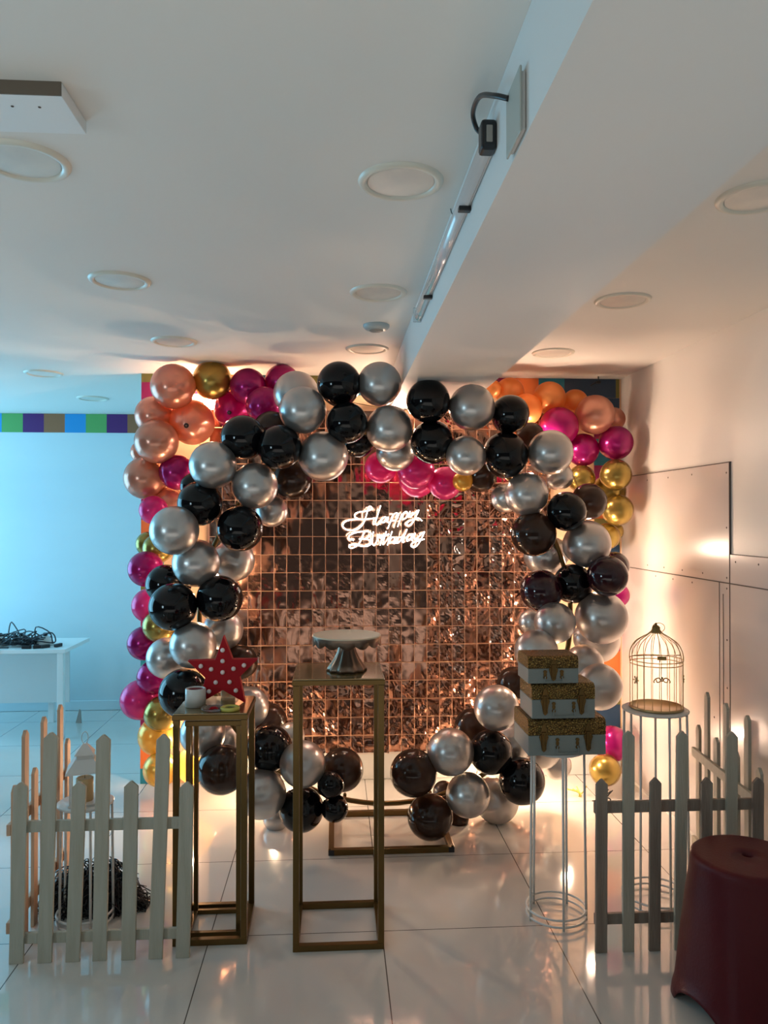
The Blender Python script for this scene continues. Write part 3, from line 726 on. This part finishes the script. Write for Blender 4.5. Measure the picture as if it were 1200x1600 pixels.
def case(label, px0, px1, pyb, pyt, z0, dep, lat):
    Yc = 2.66; a = at(px0, pyb, Yc); c = at(px1, pyb, Yc); W = (c.x - a.x) / 2; hh = (pyb - pyt) * Yc / F
    t = thing('trunk_case', label, 'trunk', ((a.x + c.x) / 2, Yc + dep / 2, z0), 0, 'stacked gold and white trunks')
    zl = hh * 0.55; D = dep / 2
    MB().box(-W, W, -D, D, 0.0005, zl).build('body', M_case, t, bevel=0.003)
    lid = MB(); pr = [(-D, zl + 0.0006), (-D, hh * 0.84)]
    for k in range(1, 7):
        q = PI / 2 * k / 6; rr2 = hh * 0.16
        pr.append((-D + rr2 * (1 - math.cos(q)), hh * 0.84 + rr2 * math.sin(q)))
    pr += [(D - (y + D), z) for y, z in reversed(pr)]
    n = len(pr)
    lid.add([(-W, y, z) for y, z in pr] + [(W, y, z) for y, z in pr], [tuple(range(n)), tuple(range(n, 2 * n))[::-1]] + [(i, i + n, (i + 1) % n + n, (i + 1) % n) for i in range(n)])
    lid.build('lid', ml, t, bevel=0.0015)
    sc_ = hh / 0.13
    for x in lat:
        la = MB()
        la.prism([(x - 0.016, zl + 0.006), (x - 0.010, zl + 0.018), (x - 0.006, zl + 0.038 * sc_), (x, zl + 0.045 * sc_), (x + 0.006, zl + 0.038 * sc_), (x + 0.010, zl + 0.018), (x + 0.016, zl + 0.006)], -D - 0.004, -D - 0.0003)
        la.prism([(x - 0.017, zl - 0.004), (x - 0.012, zl - 0.02), (x - 0.007, zl - 0.052 * sc_), (x, zl - 0.058 * sc_), (x + 0.007, zl - 0.052 * sc_), (x + 0.012, zl - 0.02), (x + 0.017, zl - 0.004), (x + 0.010, zl + 0.006), (x - 0.010, zl + 0.006)], -D - 0.0035, -D - 0.0002)
        la.box(x - 0.0075, x + 0.0075, -D - 0.010, -D - 0.0036, zl - 0.048 * sc_, zl + 0.014)
        la.tube([(x - 0.003, -D - 0.0105, zl - 0.046 * sc_), (x - 0.003, -D - 0.0105, zl + 0.01)], 0.0015, 6)
        la.tube([(x + 0.003, -D - 0.0105, zl - 0.046 * sc_), (x + 0.003, -D - 0.0105, zl + 0.01)], 0.0015, 6)
        la.build('latch', M_latch, t, bevel=0.0008)
    hw = 0.030 if len(lat) == 1 else 0.036
    ofs = 0
    for sx in (-1, 1):
        x = ofs + sx * hw; e = MB()
        e.prism([(x + 0.007 * math.cos(2 * PI * k / 12), zl * 0.80 + 0.006 * math.sin(2 * PI * k / 12)) for k in range(12)], -D - 0.0035, -D - 0.0003)
        e.prism([(x + 0.006 * math.cos(2 * PI * k / 12), zl * 0.62 + 0.009 * math.sin(2 * PI * k / 12)) for k in range(12)], -D - 0.003, -D - 0.0003)
        e.prism([(x + 0.007 * math.cos(2 * PI * k / 12), zl * 0.42 + 0.006 * math.sin(2 * PI * k / 12)) for k in range(12)], -D - 0.0035, -D - 0.0003)
        e.build('handle_bracket', M_latch, t)
    MB().tube(spline([(-hw, -D - 0.006, zl * 0.5), (-hw - 0.002, -D - 0.007, zl * 0.22), (-hw + 0.006, -D - 0.007, zl * 0.16), (hw - 0.006, -D - 0.007, zl * 0.16), (hw + 0.002, -D - 0.007, zl * 0.22), (hw, -D - 0.006, zl * 0.5)], 4), 0.0022, 8).build('handle', M_case, t)
    return hh
z = 0.618
z += case('largest gold lidded trunk with two latches, bottom of the stack', 825.5, 947, 1184, 1126, z, 0.215, (-0.085, 0.075)) + 0.0005
z += case('medium gold lidded trunk with two latches, middle of the stack', 831, 930, 1122, 1066.5, z, 0.175, (-0.067, 0.064)) + 0.0005
z += case('smallest gold lidded trunk with one latch, top of the stack', 825, 904, 1062.5, 1019, z, 0.15, (0.0,))

# ------------------------------------------------------------------ birdcage
t = thing('birdcage', 'open gold wire birdcage with a domed top on the round stand', 'birdcage', (1.222, 2.84, 0.735))
R = 0.0965
MB().lathe([(0.001, 0.001), (R, 0.001), (R + 0.003, 0.004), (R + 0.003, 0.010), (R, 0.012), (R - 0.003, 0.008), (0.001, 0.006)], 48).build('base_tray', M_cagegold, t)
for z_, rr_ in ((0.172, R), (0.186, R + 0.001)):
    MB().tube([(rr_ * math.cos(2 * PI * k / 48), rr_ * math.sin(2 * PI * k / 48), z_) for k in range(48)], 0.0018, 6, True).build('ring', M_cagegold, t)
for k in range(20):
    a = 2 * PI * (k + 0.3) / 20
    pts = [(R, 0.008), (R, 0.08), (R, 0.172), (R + 0.002, 0.196), (R - 0.003, 0.222), (R * 0.80, 0.250), (R * 0.52, 0.270), (R * 0.30, 0.283), (0.013, 0.297)]
    MB().tube(spline([(r_ * math.cos(a), r_ * math.sin(a), z_) for r_, z_ in pts], 4), 0.0012, 6).build('wire', M_cagegold, t)
MB().lathe([(0.022, 0.286), (0.020, 0.292), (0.015, 0.300), (0.015, 0.308), (0.010, 0.314), (0.005, 0.316), (0.004, 0.324), (0.001, 0.325)], 20).build('finial', M_brass, t)
MB().tube([(0.010 + 0.024 * math.cos(2 * PI * k / 28), 0, 0.306 + 0.018 * math.sin(2 * PI * k / 28)) for k in range(28)], 0.0012, 6, True).build('carry_ring', M_brass, t)
m = MB()
for s_ in (-1, 1):
    m.tube(spline([(0, -R - 0.004, 0.122), (s_ * 0.010, -R - 0.004, 0.134), (s_ * 0.022, -R - 0.003, 0.131), (s_ * 0.029, -R - 0.0015, 0.121), (s_ * 0.026, -R - 0.001, 0.116)], 5), 0.0022, 6)
    m.tube(spline([(0, -R - 0.004, 0.134), (s_ * 0.008, -R - 0.004, 0.121), (s_ * 0.018, -R - 0.003, 0.119), (s_ * 0.020, -R - 0.003, 0.128)], 5), 0.002, 6)
m.sphere((0, -R - 0.004, 0.135), 0.004, 6)
o = m.build('filigree', M_brass, t); o.rotation_euler.z = -0.2
m = MB(); m.box(-0.016, 0.016, -R - 0.003, -R - 0.001, 0.200, 0.214); m.tube([(-0.008, -R - 0.004, 0.200), (-0.008, -R - 0.004, 0.192)], 0.0018, 6); o = m.build('clasp', M_brass, t); o.rotation_euler.z = -0.2
for a in (math.radians(200), math.radians(-12)):
    m = MB()
    for k in range(6):
        q = 2 * PI * k / 6; c0 = Vector(((R + 0.002) * math.cos(a), (R + 0.002) * math.sin(a), 0.115)); tv = Vector((-math.sin(a), math.cos(a), 0))
        m.tube([c0, c0 + tv * 0.013 * math.cos(q) + Vector((0, 0, 0.015 * math.sin(q)))], [0.0012, 0.003], 6)
    m.build('flower_ornament', M_cagegold, t)
# perch ring seen through the cage
MB().tube([(-R, 0, 0.20), (R, 0, 0.20)], 0.0014, 6).build('perch', M_brass, t)

# ------------------------------------------------------------------ lantern with candle
LX, LY, LZ = -0.905, 2.83, 0.432
t = thing('lantern', 'small white metal lantern with a tiered roof on the short stand', 'lantern', (LX, LY, LZ), 0.25)
m = MB()
for sx in (-1, 1):
    for sy in (-1, 1): m.box(sx * 0.046 - 0.003, sx * 0.046 + 0.003, sy * 0.046 - 0.003, sy * 0.046 + 0.003, 0.008, 0.118)
m.box(-0.052, 0.052, -0.052, 0.052, 0.0005, 0.008)
m.build('frame', M_lwhite, t, bevel=0.001)
def pyr(m, r0, z0, r1, z1):
    vs = [(sx * r0, sy * r0, z0) for sx, sy in ((-1, -1), (1, -1), (1, 1), (-1, 1))] + [(sx * r1, sy * r1, z1) for sx, sy in ((-1, -1), (1, -1), (1, 1), (-1, 1))]
    m.add(vs, [(0, 1, 5, 4), (1, 2, 6, 5), (2, 3, 7, 6), (3, 0, 4, 7), (4, 5, 6, 7), (0, 3, 2, 1)])
m = MB(); pyr(m, 0.062, 0.117, 0.060, 0.122); pyr(m, 0.060, 0.122, 0.031, 0.162); pyr(m, 0.026, 0.162, 0.026, 0.176); pyr(m, 0.034, 0.176, 0.032, 0.180); pyr(m, 0.032, 0.180, 0.007, 0.212)
m.build('roof', M_lwhite, t)
MB().tube([(0.011 * math.cos(2 * PI * k / 20), 0, 0.232 + 0.022 * math.sin(2 * PI * k / 20)) for k in range(20)], 0.0016, 6, True).build('hanging_ring', M_lwhite, t)
t = thing('candle', 'thick cream pillar candle inside the white lantern', 'candle', (LX, LY, LZ + 0.0085))
MB().lathe([(0.001, 0.0), (0.030, 0.0), (0.030, 0.078), (0.027, 0.081), (0.022, 0.078), (0.001, 0.077)], 32).build('wax', M_candle, t)
MB().tube([(0, 0, 0.077), (0.001, 0, 0.094)], 0.001, 6).build('wick', M_black, t)

# ------------------------------------------------------------------ picket fences
def picket_mesh(xb, xt, w_, h, th_=0.012, z0=0.0):
    p = 0.018
    m = MB(); hw = w_ / 2
    m.prism([(xb - hw, z0), (xb + hw, z0), (xt + hw, h - p), (xt + hw * 0.15, h), (xt - hw * 0.15, h), (xt - hw, h - p)], 0, th_)
    return m
def fence(label, origin, rz, pk, rails, xr0, xr1, w_, mats, mrail, grp='picket fence panels'):
    t = thing('picket_fence', label, 'fence', origin, rz, grp)
    for z0_, z1_ in rails:
        MB().box(xr0, xr1, 0.0125, 0.026, z0_, z1_).build('rail', mrail, t, bevel=0.0015)
    for k, (xb, xt, h) in enumerate(pk):
        picket_mesh(xb, xt, w_, h).build('picket', mats[k % len(mats)], t, bevel=0.0012)
    return t
YFa = 2.575
pk = []
for bx, tx, ty in ((24.5, 31.5, 1223), (69, 79, 1145), (113, 123, 1222), (155, 161, 1148.5), (200, 204.5, 1221), (242.5, 255, 1148), (285, 291.5, 1222.5)):
    a = at(bx, 1502, YFa); c = at(tx, ty, YFa); pk.append((a.x, c.x, c.z))
fence('front panel of the left white picket fence, facing the camera', (0, YFa, 0), 0, pk, ((0.058, 0.093), (0.423, 0.460)), pk[0][1] + 0.005, pk[6][0] - 0.005, 0.0455, [M_picket], M_picket)
pk = [(0.02 + 0.0915 * k, 0.02 + 0.0915 * k, 0.722 if k % 2 else 0.563) for k in range(7)]
a = at(18, 1215, 2.64); c = at(100, 1146, 3.18)
fence('side panel of the left picket fence, seen edge on, warm light in its colour', (a.x + 0.018, 2.62, 0), math.atan2(3.18 - 2.64, c.x - a.x), pk, ((0.075, 0.112), (0.40, 0.437)), 0.0, 0.60, 0.040, [M_picket_warm], M_picket_warm)
YFb = 2.515; pk = []
for bx, tx, ty in ((940, 941, 1218), (982.5, 983, 1143), (1023.5, 1025, 1216), (1063, 1067, 1143), (1104, 1105.5, 1216), (1143.5, 1144.5, 1144), (1184, 1185.5, 1216)):
    a = at(bx, 1489, YFb); c = at(tx, ty, YFb); pk.append((a.x, c.x, c.z))
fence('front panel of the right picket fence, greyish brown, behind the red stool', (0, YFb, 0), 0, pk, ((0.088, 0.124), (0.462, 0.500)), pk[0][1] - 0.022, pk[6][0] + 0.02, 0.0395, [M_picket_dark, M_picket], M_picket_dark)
pk = [(0.02 + 0.092 * k, 0.02 + 0.092 * k, 0.75 if k % 2 else 0.592) for k in range(7)]
a = at(1190, 1210, 2.56); c = at(1094, 1142, 3.11)
fence('side panel of the right picket fence, standing along the panelled wall', (a.x, 2.545, 0), math.atan2(0.55, c.x - a.x), pk, ((0.08, 0.12), (0.455, 0.492)), 0.0, 0.60, 0.036, [M_picket], M_picket)

# ------------------------------------------------------------------ black tinsel heap
rt_ = random.Random(5); m = MB()
for k in range(950):
    a = rt_.uniform(0, 2 * PI); q = math.sqrt(rt_.random())
    x0, y0 = 0.19 * q * math.cos(a), 0.085 * q * math.sin(a)
    hmax = 0.155 * (1 - q ** 3) + 0.02
    z0_ = rt_.uniform(0.004, hmax); L_ = rt_.uniform(0.05, 0.13); b_ = rt_.uniform(0, 2 * PI)
    pts = []
    for i in range(5):
        pts.append((x0 + L_ * (i / 4 - 0.5) * math.cos(b_) + rt_.gauss(0, 0.006), y0 + L_ * 0.6 * (i / 4 - 0.5) * math.sin(b_) + rt_.gauss(0, 0.006), max(0.003, z0_ + rt_.gauss(0, 0.008) - 0.03 * (i / 4 - 0.5) ** 2 * 4)))
    pts = [(min(max(x, -0.20), 0.20), min(max(y, -0.095), 0.095), z) for x, y, z in pts]
    m.tube(spline(pts, 2), 0.0021, 4)
m.lathe([(0.001, 0.001), (0.14, 0.001), (0.145, 0.03), (0.12, 0.075), (0.07, 0.105), (0.001, 0.11)], 20, 1, Matrix.Scale(0.45, 4, (0, 1, 0)))
o = m.build('tinsel_heap', [M_tinsel, mat('tinsel_core', (0.004, 0.004, 0.005), 0.9)]); o.location = (-0.835, 2.86, 0)
o.location = (-0.90, 2.935, 0)
tag(o, 'heap of black shredded tinsel on the floor behind the left fence', 'tinsel', kind='stuff')

# small debris on the floor by the right garland
m = MB(); rt_ = random.Random(9)
for k in range(5):
    m.tube(spline([(rt_.gauss(0, 0.006), rt_.gauss(0, 0.006), 0.003), (rt_.gauss(0, 0.02), rt_.gauss(0, 0.015), 0.02), (rt_.gauss(0, 0.03), rt_.gauss(0, 0.015), rt_.uniform(0.02, 0.06))], 5), 0.0035, 5)
o = m.build('ribbon_scrap', M_yellow); o.location = (1.28, 3.93, 0); tag(o, 'yellow ribbon scrap on the floor beside the gold balloon', 'ribbon')
m = MB()
for k in range(7):
    m.tube(spline([(rt_.gauss(0, 0.006), rt_.gauss(0, 0.006), 0.003), (rt_.gauss(0, 0.03), rt_.gauss(0, 0.015), 0.03), (rt_.gauss(0, 0.04), rt_.gauss(0, 0.015), rt_.uniform(0.02, 0.08))], 5), 0.003, 5)
o = m.build('black_ribbon_tuft', M_black); o.location = (1.37, 3.80, 0); tag(o, 'tuft of black ribbon on the floor below the gold balloon at right', 'ribbon')
m = MB(); m.tube(spline([(1.625, 3.55, 0.10), (1.60, 3.45, 0.03), (1.57, 3.36, 0.004), (1.50, 3.22, 0.004)], 6), 0.0022, 6)
tag(m.build('floor_cable', M_grey), 'thin cable trailing along the floor behind the right fence', 'cable')
for px, py, lb in ((935, 597, 'small black hook fixed at the ceiling above the right garland'), (776, 598, 'small dark hook at the beam end above the orange balloons')):
    q = at(px, py, 4.2); m = MB()
    m.box(-0.012, 0.012, -0.006, 0.006, -0.008, 0.006); m.tube(spline([(-0.012, 0, 0), (-0.03, 0, -0.01), (-0.045, 0, -0.022)], 4), 0.003, 6)
    m.tube([(0, 0, 0.006), (0.0, 0, ZC - q.z)], 0.003, 6)
    o = m.build('ceiling_hook', M_black); o.location = q; tag(o, lb, 'hook', 'small black hooks')

# ------------------------------------------------------------------ red stool
SX, SY = 1.232, 2.215
t = thing('plastic_stool', 'dark red moulded plastic stool at the lower right corner', 'stool', (SX, SY, 0), math.radians(15))
def sqr(r, e, n=96):
    out = []
    for k in range(n):
        a = 2 * PI * k / n; c, s = math.cos(a), math.sin(a)
        q = (abs(c) ** e + abs(s) ** e) ** (-1 / e)
        out.append((r * q * c, r * q * s))
    return out
lev = [(0.450, 0.142, 2.0), (0.4485, 0.152, 2.0), (0.443, 0.159, 2.0), (0.432, 0.161, 2.05), (0.42, 0.1605, 2.1), (0.40, 0.160, 2.15), (0.32, 0.167, 2.35), (0.22, 0.174, 2.6), (0.14, 0.179, 2.8), (0.09, 0.182, 2.9), (0.05, 0.185, 3.0), (0.025, 0.190, 3.1), (0.0, 0.193, 3.1)]
vs = []; fs = []; n = 96
for li, (z_, r_, e_) in enumerate(lev):
    for k, (x, y) in enumerate(sqr(r_, e_, n)):
        a = 2 * PI * k / n
        side = abs(((a + PI / 4) % (PI / 2)) - PI / 4) / (PI / 4)   # 0 in the middle of a side, 1 at a corner
        arch = 0.055 * max(0, 1 - (side / 0.62) ** 2) ** 0.5 if side < 0.62 else 0
        zz = z_ if z_ > 0.13 else max(z_, arch + (z_ * 0.35))
        vs.append((x, y, zz))
for li in range(len(lev) - 1):
    for k in range(n):
        k2 = (k + 1) % n; fs.append((li * n + k, li * n + k2, (li + 1) * n + k2, (li + 1) * n + k))
b0 = len(vs)
for r_, z_ in ((0.06, 0.4505), (0.017, 0.4505), (0.016, 0.43)):
    for k in range(n):
        a = 2 * PI * k / n; vs.append((r_ * math.cos(a), r_ * math.sin(a), z_))
for k in range(n):
    k2 = (k + 1) % n
    fs.append((k, b0 + k, b0 + k2, k2)); fs.append((b0 + k, b0 + n + k, b0 + n + k2, b0 + k2)); fs.append((b0 + n + k, b0 + 2 * n + k, b0 + 2 * n + k2, b0 + n + k2))
m = MB(); m.add(vs, fs, 0, True); o = m.build('stool_shell', M_stool, t)
sd = o.modifiers.new('thickness', 'SOLIDIFY'); sd.thickness = 0.003; sd.offset = -1
